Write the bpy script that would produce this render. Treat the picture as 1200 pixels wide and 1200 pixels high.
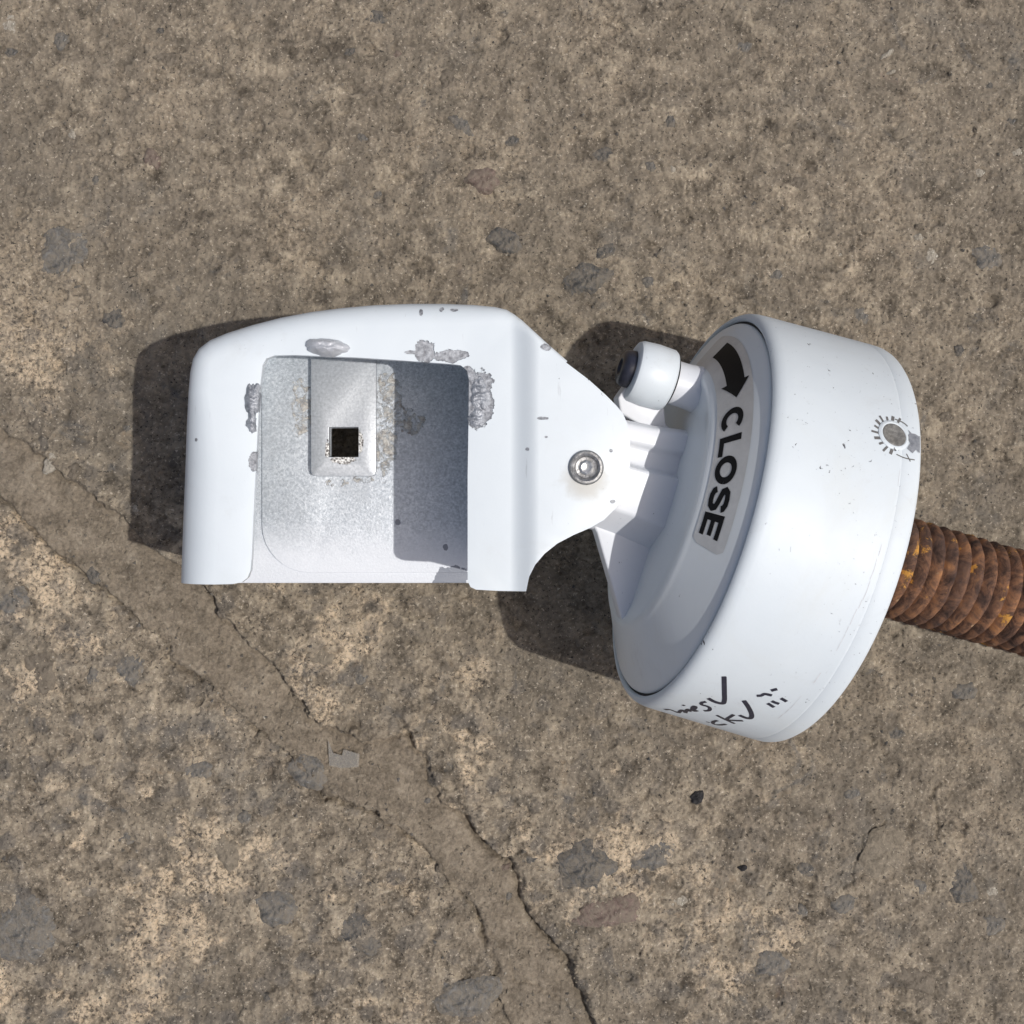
import bpy, bmesh, math, random
import numpy as np
from mathutils import Vector, Matrix

random.seed(7)
rng = np.random.default_rng(11)
scene = bpy.context.scene
for o in list(bpy.data.objects):
    bpy.data.objects.remove(o)
COL = scene.collection
MM = 0.001                      # the scene is measured in millimetres

# ------------------------------------------------------------------ camera, sky, sun, exposure
CAM_H = 560.0                   # lens height above the concrete (mm)
FPX = 1500.0                    # focal length in photograph pixels
cam = bpy.data.cameras.new('camera')
cam.sensor_width = 36.0
cam.lens = 36.0 * FPX / 1200.0
cam.clip_start = 0.01
cam.clip_end = 50.0
cam_o = bpy.data.objects.new('camera', cam)
cam_o.location = (0, 0, CAM_H * MM)
COL.objects.link(cam_o)
scene.camera = cam_o

SUN_K, SUN_SIDE = 0.48, 0.25    # shadow length per height, and its sideways share
to_sun = Vector((SUN_K, -SUN_K * SUN_SIDE, 1.0)).normalized()
sun_el = math.asin(to_sun.z)
sun_az = math.atan2(to_sun.x, to_sun.y)
world = bpy.data.worlds.new('World')
scene.world = world
world.use_nodes = True
wn = world.node_tree
bg = wn.nodes['Background']
sky = wn.nodes.new('ShaderNodeTexSky')
sky.sky_type = 'NISHITA'
sky.sun_disc = False
sky.sun_elevation = sun_el
sky.sun_rotation = sun_az
wn.links.new(sky.outputs[0], bg.inputs[0])
sky.dust_density = 4.0
sky.air_density = 0.8
sky.ozone_density = 0.6
bg.inputs[1].default_value = 0.10
sun = bpy.data.lights.new('sun', 'SUN')
sun.energy = 3.0
sun.angle = math.radians(0.55)
sun.color = (1.0, 0.975, 0.94)
sun_o = bpy.data.objects.new('sun', sun)
sun_o.rotation_euler = (-to_sun).to_track_quat('-Z', 'Y').to_euler()
sun_o.location = to_sun * 3
COL.objects.link(sun_o)
vs = scene.view_settings
vs.view_transform = 'Standard'
vs.look = 'None'
vs.gamma = 1.0
vs.exposure = -0.14
vs.use_curve_mapping = False

# ------------------------------------------------------------------ helpers
def at(px, py, z):
    """photograph measurement -> place in the scene (mm) for a point at height z"""
    k = (CAM_H - z) / FPX
    return ((px - 600.0) * k, -(py - 600.0) * k, z)

def link_mesh(name, me, mat, parent=None, smooth=40):
    o = bpy.data.objects.new(name, me)
    COL.objects.link(o)
    if mat is not None:
        me.materials.append(mat)
    if parent is not None:
        o.parent = parent
    me.polygons.foreach_set('use_smooth', [True] * len(me.polygons))
    if smooth is not None:
        me.set_sharp_from_angle(angle=math.radians(smooth))
    return o

def mesh_pd(name, verts, faces):
    me = bpy.data.meshes.new(name)
    me.from_pydata([(x * MM, y * MM, z * MM) for x, y, z in verts], [], faces)
    me.update()
    return me

def from_bm(name, bm, mat, parent=None, smooth=40):
    bmesh.ops.recalc_face_normals(bm, faces=bm.faces)
    bmesh.ops.scale(bm, vec=(MM, MM, MM), verts=bm.verts)
    me = bpy.data.meshes.new(name)
    bm.to_mesh(me)
    bm.free()
    return link_mesh(name, me, mat, parent, smooth)

def bake(o, smooth=40):
    """apply the object's modifiers so that the mesh itself carries the shape"""
    dg = bpy.context.evaluated_depsgraph_get()
    dg.update()
    me = bpy.data.meshes.new_from_object(o.evaluated_get(dg))
    o.modifiers.clear()
    o.data = me
    me.polygons.foreach_set('use_smooth', [True] * len(me.polygons))
    me.set_sharp_from_angle(angle=math.radians(smooth))
    return o

def bevel(o, w, seg=3, ang=35):
    m = o.modifiers.new('bevel', 'BEVEL')
    m.width = w * MM
    m.segments = seg
    m.limit_method = 'ANGLE'
    m.angle_limit = math.radians(ang)
    m.use_clamp_overlap = True
    return o

TB = 256
_rt = np.random.default_rng(5)
_ang = _rt.uniform(0, 2 * math.pi, (TB, TB)).astype(np.float32)
TCOS, TSIN = np.cos(_ang).ravel(), np.sin(_ang).ravel()
TRND = [_rt.random((TB, TB)).astype(np.float32).ravel() for _ in range(3)]

def vnoise(x, y, seed=0):
    ix, iy = np.floor(x).astype(np.int32), np.floor(y).astype(np.int32)
    fx, fy = x - ix, y - iy
    ux, uy = fx * fx * fx * (fx * (fx * 6 - 15) + 10), fy * fy * fy * (fy * (fy * 6 - 15) + 10)
    ix += seed * 53
    iy += seed * 97
    x0, x1 = ix & 255, (ix + 1) & 255
    y0, y1 = (iy & 255) << 8, ((iy + 1) & 255) << 8
    i = y0 + x0
    a = TCOS[i] * fx + TSIN[i] * fy
    i = y0 + x1
    a += (TCOS[i] * (fx - 1) + TSIN[i] * fy - a) * ux
    i = y1 + x0
    b = TCOS[i] * fx + TSIN[i] * (fy - 1)
    i = y1 + x1
    b += (TCOS[i] * (fx - 1) + TSIN[i] * (fy - 1) - b) * ux
    return 1.5 * (a + (b - a) * uy)

def fbm(x, y, size, octv, seed, gain=0.5):
    out, amp, tot = 0, 1.0, 0.0
    for k in range(octv):
        out = out + amp * vnoise(x / size + 31.7 * k, y / size - 17.3 * k, seed + k)
        tot += amp
        amp *= gain
        size *= 0.5
    return out / tot

def worley(x, y, size, seed):
    """distance to the nearest feature, that feature's random number"""
    x, y = x / size, y / size
    ix, iy = np.floor(x).astype(np.int32), np.floor(y).astype(np.int32)
    best = np.full(x.shape, 9.0, dtype=np.float32)
    bid = np.zeros(x.shape, dtype=np.float32)
    for ox in (-1, 0, 1):
        for oy in (-1, 0, 1):
            cx, cy = ix + ox, iy + oy
            i = ((cx + seed * 53) & 255) + (((cy + seed * 97) & 255) << 8)
            d = np.hypot(cx + TRND[0][i] - x, cy + TRND[1][i] - y)
            m = d < best
            best = np.where(m, d, best)
            bid = np.where(m, TRND[2][i], bid)
    return best, bid

def sstep(a, b, x):
    t = np.clip((x - a) / (b - a), 0, 1)
    return t * t * (3 - 2 * t)

# ------------------------------------------------------------------ material helpers
class NT:
    def __init__(self, name):
        self.mat = bpy.data.materials.new(name)
        self.mat.use_nodes = True
        self.t = self.mat.node_tree
        self.b = self.t.nodes['Principled BSDF']
        self.tc = self.t.nodes.new('ShaderNodeTexCoord')
        self.co = self.tc.outputs['Object']
    def n(self, kind, **kw):
        nd = self.t.nodes.new(kind)
        for k, v in kw.items():
            setattr(nd, k, v)
        return nd
    def put(self, sock, v):
        if isinstance(v, bpy.types.NodeSocket):
            self.t.links.new(v, sock)
        else:
            sock.default_value = v
    def noise(self, scale, detail=4, rough=0.55, dist=0.0, co=None):
        nd = self.n('ShaderNodeTexNoise')
        self.put(nd.inputs['Vector'], co or self.co)
        nd.inputs['Scale'].default_value = scale
        nd.inputs['Detail'].default_value = detail
        nd.inputs['Roughness'].default_value = rough
        nd.inputs['Distortion'].default_value = dist
        return nd.outputs[0]
    def voro(self, scale, feature='F1', out='Distance', co=None):
        nd = self.n('ShaderNodeTexVoronoi', feature=feature)
        self.put(nd.inputs['Vector'], co or self.co)
        nd.inputs['Scale'].default_value = scale
        return nd.outputs[out]
    def math(self, op, a, b=0.0, c=0.0, clamp=False):
        nd = self.n('ShaderNodeMath', operation=op, use_clamp=clamp)
        self.put(nd.inputs[0], a)
        self.put(nd.inputs[1], b)
        self.put(nd.inputs[2], c)
        return nd.outputs[0]
    def ramp(self, v, lo, hi, smooth=True):
        nd = self.n('ShaderNodeMapRange', interpolation_type='SMOOTHSTEP' if smooth else 'LINEAR')
        self.put(nd.inputs[0], v)
        nd.inputs[1].default_value = lo
        nd.inputs[2].default_value = hi
        return nd.outputs[0]
    def cramp(self, v, stops):
        nd = self.n('ShaderNodeValToRGB')
        self.put(nd.inputs[0], v)
        el = nd.color_ramp.elements
        while len(el) < len(stops):
            el.new(0.5)
        for e, (p, c) in zip(el, stops):
            e.position = p
            e.color = (*c, 1)
        return nd.outputs[0]
    def mix(self, f, a, b, blend='MIX'):
        nd = self.n('ShaderNodeMix', data_type='RGBA', blend_type=blend)
        self.put(nd.inputs[0], f)
        self.put(nd.inputs[6], a if isinstance(a, bpy.types.NodeSocket) else (*a, 1))
        self.put(nd.inputs[7], b if isinstance(b, bpy.types.NodeSocket) else (*b, 1))
        return nd.outputs[2]
    def attr(self, name):
        nd = self.n('ShaderNodeAttribute', attribute_name=name)
        return nd.outputs['Fac']
    def bump(self, h, dist, strength=1.0, normal=None):
        nd = self.n('ShaderNodeBump')
        nd.inputs['Strength'].default_value = strength
        nd.inputs['Distance'].default_value = dist
        self.put(nd.inputs['Height'], h)
        if normal is not None:
            self.put(nd.inputs['Normal'], normal)
        self.t.links.new(nd.outputs[0], self.b.inputs['Normal'])
        return nd.outputs[0]
    def spots(self, lst, rag=0.35, ragscale=900, soft=0.04):
        """1 inside the listed ellipses (x, y, rx, ry in mm, object space), with ragged edges"""
        w = self.math('MULTIPLY_ADD', self.noise(ragscale, 4, 0.6), rag * 2, -rag)
        sep = self.n('ShaderNodeSeparateXYZ')
        self.put(sep.inputs[0], self.co)
        tot = None
        for (x, y, rx, ry) in lst:
            dx = self.math('MULTIPLY_ADD', sep.outputs[0], 1 / (rx * MM), -x / rx)
            dy = self.math('MULTIPLY_ADD', sep.outputs[1], 1 / (ry * MM), -y / ry)
            r = self.math('SQRT', self.math('ADD', self.math('MULTIPLY', dx, dx), self.math('MULTIPLY', dy, dy)))
            tot = r if tot is None else self.math('MINIMUM', tot, r)
        return self.ramp(self.math('ADD', tot, w), 1.0 + soft, 1.0 - soft)
    def fin(self, color, rough, metal=0.0, spec=0.5):
        self.put(self.b.inputs['Base Color'], color if isinstance(color, bpy.types.NodeSocket) else (*color, 1))
        self.put(self.b.inputs['Roughness'], rough)
        self.put(self.b.inputs['Metallic'], metal)
        self.b.inputs['Specular IOR Level'].default_value = spec
        return self.mat

def paint(name, base, chips=None, grime=0.12, speck=0.70, wave=0.0004, stains=None, rough=0.38):
    m = NT(name)
    big = m.noise(14, 5, 0.6)
    c = m.mix(m.ramp(big, 0.35, 0.75), base, tuple(v * f for v, f in zip(base, (0.93, 0.94, 0.955))))
    # thin grey-brown handling grime
    g = m.math('MULTIPLY', m.ramp(m.noise(45, 9, 0.72, 0.6), 0.56, 0.80), grime * 2.2)
    c = m.mix(g, c, (0.36, 0.33, 0.29))
    c = m.mix(m.math('MULTIPLY', m.ramp(m.noise(19, 7, 0.7, 0.8), 0.48, 0.75), grime * 2.6), c, tuple(v * f for v, f in zip(base, (0.88, 0.83, 0.74))))
    # scuffs: stretched noise
    mp = m.n('ShaderNodeMapping')
    mp.inputs['Scale'].default_value = (1.0, 0.12, 1.0)
    mp.inputs['Rotation'].default_value = (0, 0, 0.35)
    m.put(mp.inputs[0], m.co)
    sc = m.ramp(m.noise(420, 6, 0.6, 0, mp.outputs[0]), 0.655, 0.75)
    c = m.mix(m.math('MULTIPLY', sc, 0.35), c, (0.33, 0.33, 0.34))
    # small knocks down to dark metal
    sp = m.math('MULTIPLY', m.ramp(m.noise(330, 4, 0.6, 1.0), 0.685, 0.715), m.ramp(m.noise(33, 3), speck - 0.12, speck - 0.06))
    sp2 = m.math('MULTIPLY', m.ramp(m.noise(900, 3, 0.6), 0.69, 0.74), m.ramp(m.noise(24, 3, 0.5, 0.5), speck - 0.16, speck - 0.06))
    sp = m.math('MAXIMUM', sp, m.math('MULTIPLY', sp2, 0.6))
    c = m.mix(sp, c, (0.075, 0.075, 0.085))
    if stains:
        st = m.math('MULTIPLY', m.spots(stains, 0.35, 260, 0.45), 0.6)
        c = m.mix(st, c, (0.42, 0.38, 0.31))
    ro = m.math('MULTIPLY_ADD', m.noise(80, 5), 0.25, rough - 0.1)
    h = m.math('ADD', m.math('MULTIPLY', m.noise(28, 3), 1.0), m.math('MULTIPLY', m.noise(900, 2), 0.05))
    if chips:
        ch = m.spots(chips, 0.75, 300)
        cc = m.cramp(m.noise(600, 6, 0.7), [(0.36, (0.15, 0.155, 0.17)), (0.64, (0.50, 0.515, 0.54))])
        c = m.mix(ch, c, cc)
        h = m.math('SUBTRACT', h, m.math('MULTIPLY', ch, 1.4))
        h = m.math('ADD', h, m.math('MULTIPLY', m.math('MULTIPLY', ch, m.noise(700, 5, 0.7)), 0.8))
    h = m.math('SUBTRACT', h, m.math('MULTIPLY', sp, 0.3))
    m.bump(h, wave, 1.0)
    return m.fin(c, ro, 0.0, 0.5)

WHITE = (0.70, 0.75, 0.775)
def metal(name, lo, hi, rough=0.45, metallic=0.85, scale=900, bump=0.0002):
    m = NT(name)
    f = m.noise(scale, 6, 0.7)
    c = m.cramp(f, [(0.3, lo), (0.72, hi)])
    m.bump(m.noise(scale * 0.7, 5, 0.7), bump, 0.8)
    return m.fin(c, m.math('MULTIPLY_ADD', m.noise(200, 4), 0.3, rough - 0.15), metallic)

def flat(name, c, rough=0.5, var=0.25, scale=300, spec=0.5):
    m = NT(name)
    cc = m.mix(m.ramp(m.noise(scale, 6, 0.65), 0.35, 0.7), c, tuple(v * (1 + var) for v in c))
    m.bump(m.noise(scale * 2, 4), 0.0001, 0.6)
    return m.fin(cc, rough, 0.0, spec)

# ------------------------------------------------------------------ the concrete yard: one sheet, finely modelled under the camera
N, HALF = 1000, 245.0
core = np.linspace(-HALF, HALF, N)
far = HALF + np.geomspace(0.7, 12000.0, 48)
axis = np.concatenate([-far[::-1], core, far])
GX, GY = np.meshgrid(axis.astype(np.float32), axis.astype(np.float32), indexing='xy')

def seg_dist(X, Y, pts):
    """distance to a polyline and signed side (left of travel > 0)"""
    best = np.full(X.shape, 1e9, dtype=np.float32)
    side = np.zeros(X.shape, dtype=np.float32)
    for (x0, y0), (x1, y1) in zip(pts[:-1], pts[1:]):
        dx, dy = x1 - x0, y1 - y0
        t = np.clip(((X - x0) * dx + (Y - y0) * dy) / (dx * dx + dy * dy), 0, 1)
        d = np.hypot(X - x0 - t * dx, Y - y0 - t * dy)
        m = d < best
        best = np.where(m, d, best)
        side = np.where(m, np.sign(dx * (Y - y0) - dy * (X - x0)), side)
    return best, side

def gpts(lst):
    return [at(a, b, 0)[:2] for a, b in lst]

# warped coordinates make every drawn edge ragged
WX = GX + 6.0 * fbm(GX, GY, 26, 5, 100, 0.68)
WY = GY + 6.0 * fbm(GX, GY, 26, 5, 140, 0.68)
low_edge = gpts([(-700, 40), (-250, 400), (0, 585), (25, 615), (62, 648), (128, 698), (183, 742), (198, 778), (242, 803), (300, 850), (335, 885), (382, 938), (436, 952), (500, 1000), (560, 1080), (600, 1200), (680, 1400), (900, 2100)])
high_edge = gpts([(-640, -120), (-180, 330), (40, 530), (128, 598), (232, 684), (268, 728), (300, 762), (368, 842), (425, 872), (478, 862), (520, 940), (598, 1008), (612, 1062), (660, 1122), (700, 1210), (800, 1450), (1050, 2100)])
dl, sl = seg_dist(WX, WY, low_edge)
dh, sh = seg_dist(WX, WY, high_edge)
band = sstep(-0.5, 0.7, np.where(sl > 0, dl, -dl)) * sstep(-0.5, 0.8, np.where(sh < 0, dh, -dh))
deep = gpts([(470, 850), (490, 880), (520, 935), (560, 980), (600, 1012), (612, 1060), (640, 1100), (665, 1130), (690, 1190), (705, 1260)])
dd, _ = seg_dist(WX, WY, deep)

# plain relief
H = 1.6 * fbm(GX, GY, 120, 3, 1)
H += 1.5 * fbm(GX, GY, 26, 4, 11)
fx = GX + 2.0 * fbm(GX, GY, 7, 3, 21)
fy = GY + 2.0 * fbm(GX, GY, 7, 3, 25)
coarse = fbm(fx, fy, 9.0, 5, 31, 0.62)
H += 1.75 * coarse
fine = 1 - 2 * np.abs(fbm(fx * 1.1, fy, 3.6, 3, 41, 0.6))
H += 0.62 * (fine - 0.55)
grain = fbm(GX, GY, 1.5, 2, 51)
H += (0.42 + 0.25 * fbm(GX, GY, 50, 2, 57)) * grain
# lower left the paste has worn off and left a pitted, crumbly face
crumb = sstep(0.0, 150.0, -GY - 0.75 * GX + 10.0 + 60 * fbm(GX, GY, 70, 3, 61)) * (1 - band)
w1, wid = worley(fx, fy, 7.5, 71)
H += crumb * (1.5 * (0.45 - w1) * (wid - 0.2))
w2, wid2 = worley(GX + 0.6 * grain, GY, 2.6, 81)
pits = sstep(0.42, 0.16, w2) * (wid2 > 0.72)
H -= 0.55 * pits
w3, wid3 = worley(fx, fy, 14.0, 91)
hole = sstep(0.26, 0.14, w3) * (wid3 > 0.84)
H -= 1.5 * hole
# earth packed into the old joint
tj = dl / (dl + dh + 0.5)
smooth_fill = -0.9 - 2.9 * tj * tj + 0.9 * fbm(GX, GY, 40, 3, 15) + 0.95 * fbm(fx, fy, 7, 4, 16, 0.68) + 0.32 * grain + 0.22 * (fine - 0.5)
out_l, out_h = (sl < 0), (sh > 0)
rag = 0.5 + 1.1 * fbm(GX, GY, 16, 4, 77, 0.6)
H -= 2.6 * np.exp(-dl / 11.0) * out_l
H += (1.5 + 1.6 * rag) * np.exp(-(dh / 5.5) ** 2) * out_h * np.clip(rag, 0, 2)
H = H * (1 - band) + smooth_fill * band
H -= 3.8 * np.exp(-(dl / 1.1) ** 2) * sstep(-0.2, 0.25, fbm(GX, GY, 30, 2, 17))
H -= 1.4 * np.exp(-(dh / 0.8) ** 2) * sstep(-0.1, 0.35, fbm(GX, GY, 30, 2, 18))
H -= (2.6 + 3.0 * np.clip(fbm(GX, GY, 25, 3, 78) + 0.3, 0, 1)) * np.exp(-(dd / (1.5 + 0.9 * fbm(GX, GY, 14, 3, 79))) ** 2)
for ln, dp, wd in (
        ([(425, 800), (452, 830), (470, 855)], 0.9, 0.7), ([(235, 690), (290, 770), (300, 800)], 0.8, 0.6),
        ([(1105, 915), (1095, 935), (1098, 960), (1104, 985)], 1.6, 0.8), ([(1035, 968), (1015, 985), (1003, 1010), (1001, 1035)], 1.3, 0.9),
        ([(1035, 968), (1060, 962), (1078, 978)], 0.9, 0.7), ([(1015, 880), (1030, 868), (1040, 880)], 1.2, 0.8),
        ([(500, 420 - 80), (470, 300), (480, 260)], 0.5, 0.6), ([(560, 1075), (590, 1110), (600, 1150)], 0.8, 0.7),
        ([(480, 985), (520, 1030), (555, 1078)], 0.8, 0.6), ([(600, 1150), (650, 1165), (700, 1230)], 1.2, 0.8),
        ([(35, 310), (38, 280), (60, 265), (100, 268)], 0.6, 0.8), ([(560, 265), (620, 320), (680, 360)], 0.35, 1.2)):
    gl = gpts(ln)
    i0, i1 = np.searchsorted(axis, [min(p[0] for p in gl) - 14, max(p[0] for p in gl) + 14])
    j0, j1 = np.searchsorted(axis, [min(p[1] for p in gl) - 14, max(p[1] for p in gl) + 14])
    dcr, _ = seg_dist(WX[j0:j1, i0:i1], WY[j0:j1, i0:i1], gl)
    H[j0:j1, i0:i1] -= dp * np.exp(-(dcr / wd) ** 2)
w4, wid4 = worley(fx + 1.2 * grain, fy, 4.2, 95)
lip = np.exp(-(np.minimum(dl, dh) / 6.0) ** 2) * sstep(-0.15, 0.25, fbm(GX, GY, 32, 3, 96))
H += 3.6 * lip * np.clip(0.55 - w4, 0, 1) * (wid4 > 0.35)
w5, wid5 = worley(GX + 1.0 * grain, GY, 2.4, 97)
H += 1.3 * np.maximum(lip, 0.35 * band) * np.clip(0.5 - w5, 0, 1) * (wid5 > 0.5)
# kept low where the fitting stands on it
H -= 1.2
edge_d = np.maximum(np.abs(GX), np.abs(GY))
flatw = sstep(HALF + 45, HALF - 4, edge_d)      # beyond the modelled patch the material carries the surface
H *= flatw

def ground_h(x, y):
    i = int(np.clip(np.searchsorted(core, x), 1, N - 1)) + len(far)
    j = int(np.clip(np.searchsorted(core, y), 1, N - 1)) + len(far)
    return float(H[j, i])

nx = len(axis)
verts = np.stack([GX, GY, H], -1).reshape(-1, 3) * MM
ii = np.arange(nx - 1)
q = (ii[None, :] + nx * ii[:, None]).reshape(-1)
quads = np.stack([q, q + 1, q + nx + 1, q + nx], -1)
gm = bpy.data.meshes.new('ground')
gm.vertices.add(len(verts))
gm.vertices.foreach_set('co', verts.astype(np.float32).ravel())
gm.loops.add(quads.size)
gm.loops.foreach_set('vertex_index', quads.astype(np.int32).ravel())
gm.polygons.add(len(quads))
gm.polygons.foreach_set('loop_start', np.arange(0, quads.size, 4, dtype=np.int32))
gm.polygons.foreach_set('loop_total', np.full(len(quads), 4, dtype=np.int32))
gm.update(calc_edges=True)
def gattr(name, arr, rest=0.0):
    arr = rest + (arr - rest) * flatw
    a = gm.attributes.new(name, 'FLOAT', 'POINT')
    a.data.foreach_set('value', np.ascontiguousarray(arr, dtype=np.float32).ravel())
spill = np.exp(-(np.minimum(dl, dh) / 8.0) ** 2) * sstep(-0.05, 0.30, fbm(fx, fy, 15, 5, 119, 0.7))
gattr('earth', 0.85 * spill + (1 - 0.85 * spill) * band * sstep(-0.55, 0.10, fbm(fx, fy, 18, 5, 19, 0.68) + 0.10 - 0.16 * sstep(-110, -200, GY)))
gattr('worn', crumb, 0.35)
cream = sstep(0.06, 0.36, 0.75 * fbm(fx, fy, 13, 6, 64, 0.72) + 0.75 * fbm(GX, GY, 60, 3, 66))
gattr('cream', cream, 0.25)
gattr('rough_tone', np.clip(0.5 + 0.9 * coarse + 0.28 * (fine - 0.5), 0, 1), 0.48)
gattr('agg', np.clip((wid - 0.55) * 2.2, 0, 1) * sstep(0.62, 0.40, w1))

def ground_material():
    m = NT('weathered_concrete')
    earth, worn, crm, tone, agg = (m.attr(k) for k in ('earth', 'worn', 'cream', 'rough_tone', 'agg'))
    blot = m.noise(10, 5, 0.6, 0.4)
    mid = m.noise(46, 9, 0.76, 0.9)
    fineg = m.noise(520, 5, 0.74, 0.5)
    val = m.math('ADD', m.math('MULTIPLY', mid, 0.50), m.math('ADD', m.math('MULTIPLY', tone, 0.28), m.math('MULTIPLY', fineg, 0.22)))
    base = m.cramp(val, [(0.36, (0.084, 0.069, 0.051)), (0.46, (0.178, 0.149, 0.110)), (0.54, (0.268, 0.224, 0.164)), (0.66, (0.40, 0.335, 0.242))])
    base = m.mix(m.math('MULTIPLY', m.ramp(blot, 0.42, 0.66), 0.5), base, (0.172, 0.150, 0.117))
    # grey cement showing through
    greyf = m.math('MULTIPLY', m.ramp(m.noise(26, 6, 0.68, 0.8), 0.54, 0.68), 0.55)
    base = m.mix(greyf, base, (0.175, 0.164, 0.145))
    # aggregate of other colours coming through: blue grey, ochre, dull pink
    base = m.mix(m.math('MULTIPLY', m.ramp(m.noise(33, 8, 0.74, 1.0), 0.58, 0.68), 0.7), base, (0.120, 0.121, 0.120))
    base = m.mix(m.math('MULTIPLY', m.ramp(m.noise(37.7, 8, 0.74, 1.0), 0.60, 0.72), 0.6), base, (0.315, 0.225, 0.130))
    base = m.mix(m.math('MULTIPLY', m.ramp(m.noise(29.3, 8, 0.74, 1.0), 0.62, 0.74), 0.5), base, (0.235, 0.165, 0.138))
    # trodden dust lies over the sound face
    dustf = m.math('MULTIPLY', m.ramp(m.noise(38, 6, 0.7, 0.5), 0.36, 0.62), m.math('MULTIPLY_ADD', worn, -0.45, 0.62))
    base = m.mix(dustf, base, m.cramp(m.noise(230, 6, 0.7, 0.3), [(0.34, (0.140, 0.117, 0.087)), (0.5, (0.214, 0.180, 0.135)), (0.66, (0.285, 0.242, 0.182))]))
    # cream lime crust where the face has worn
    cf = m.math('MULTIPLY', m.math('MULTIPLY', crm, m.ramp(fineg, 0.38, 0.58)), m.math('MULTIPLY_ADD', worn, 0.72, 0.18))
    base = m.mix(cf, base, (0.53, 0.42, 0.285))
    af = m.math('MULTIPLY', agg, m.math('MULTIPLY_ADD', worn, 0.45, 0.08))
    base = m.mix(af, base, (0.130, 0.122, 0.114))
    # sand grains: pale and dark
    base = m.mix(m.math('MULTIPLY', m.ramp(fineg, 0.57, 0.70), m.math('MULTIPLY_ADD', worn, 0.2, 0.62)), base, (0.46, 0.40, 0.31))
    base = m.mix(m.math('MULTIPLY', m.ramp(fineg, 0.43, 0.31), m.math('MULTIPLY_ADD', worn, 0.2, 0.75)), base, (0.066, 0.056, 0.046))
    spk = m.noise(760, 2, 0.5)
    base = m.mix(m.math('MULTIPLY', m.ramp(spk, 0.66, 0.71), 0.55), base, (0.56, 0.49, 0.39))
    base = m.mix(m.math('MULTIPLY', m.ramp(spk, 0.335, 0.30), 0.85), base, (0.045, 0.042, 0.040))
    # fine earth in the joint
    ec = m.cramp(m.math('ADD', m.math('MULTIPLY', m.noise(120, 8, 0.7), 0.6), m.math('MULTIPLY', fineg, 0.4)),
                 [(0.37, (0.120, 0.098, 0.070)), (0.50, (0.220, 0.182, 0.133)), (0.63, (0.320, 0.270, 0.202))])
    base = m.mix(m.math('MULTIPLY', earth, 0.88), base, ec)
    hs = m.n('ShaderNodeHueSaturation')
    hs.inputs['Saturation'].default_value = 0.84
    hs.inputs['Value'].default_value = 1.80
    gm_ = m.n('ShaderNodeGamma')
    gm_.inputs[1].default_value = 1.24
    m.put(gm_.inputs[0], base)
    m.put(hs.inputs['Color'], gm_.outputs[0])
    base = hs.outputs[0]
    m.bump(m.noise(620, 5, 0.78), 0.0017, 1.0)
    return m.fin(base, 0.93, 0.0, 0.25)

ground = link_mesh('ground', gm, ground_material(), None, None)
ground['kind'] = 'structure'
ground['label'] = 'weathered brown grey concrete with an earth filled joint running across it'

# ------------------------------------------------------------------ stones set in the concrete
def stone_mat(name, lo, hi, dust=(0.255, 0.216, 0.163), dustf=0.72):
    m = NT(name)
    c = m.cramp(m.noise(260, 8, 0.78, 0.8), [(0.38, tuple(v * 0.75 for v in lo)), (0.62, tuple(v * 1.3 for v in hi))])
    c = m.mix(m.math('MULTIPLY', m.ramp(m.noise(330, 8, 0.82, 0.6), 0.40, 0.60), dustf), c, dust)
    c = m.mix(m.math('MULTIPLY', m.ramp(m.noise(700, 3), 0.64, 0.74), 0.6), c, tuple(min(1, v * 2.2 + 0.05) for v in hi))
    m.bump(m.noise(380, 5, 0.75), 0.0022, 0.9)
    return m.fin(c, 0.85, 0.0, 0.3)
ST = {
    'dark': stone_mat('dark_slate_stone', (0.056, 0.055, 0.054), (0.120, 0.117, 0.112)),
    'grey': stone_mat('grey_stone', (0.092, 0.090, 0.086), (0.182, 0.175, 0.162)),
    'brown': stone_mat('brown_stone', (0.100, 0.082, 0.063), (0.180, 0.149, 0.114)),
    'pink': stone_mat('reddish_stone', (0.135, 0.096, 0.080), (0.215, 0.158, 0.132)),
    'tan': stone_mat('tan_stone', (0.175, 0.146, 0.108), (0.290, 0.244, 0.182)),
    'pale': stone_mat('pale_stone', (0.300, 0.265, 0.210), (0.500, 0.450, 0.370), dustf=0.3),
    'black': stone_mat('black_stone', (0.016, 0.016, 0.018), (0.045, 0.045, 0.05), dustf=0.12),
}
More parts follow.
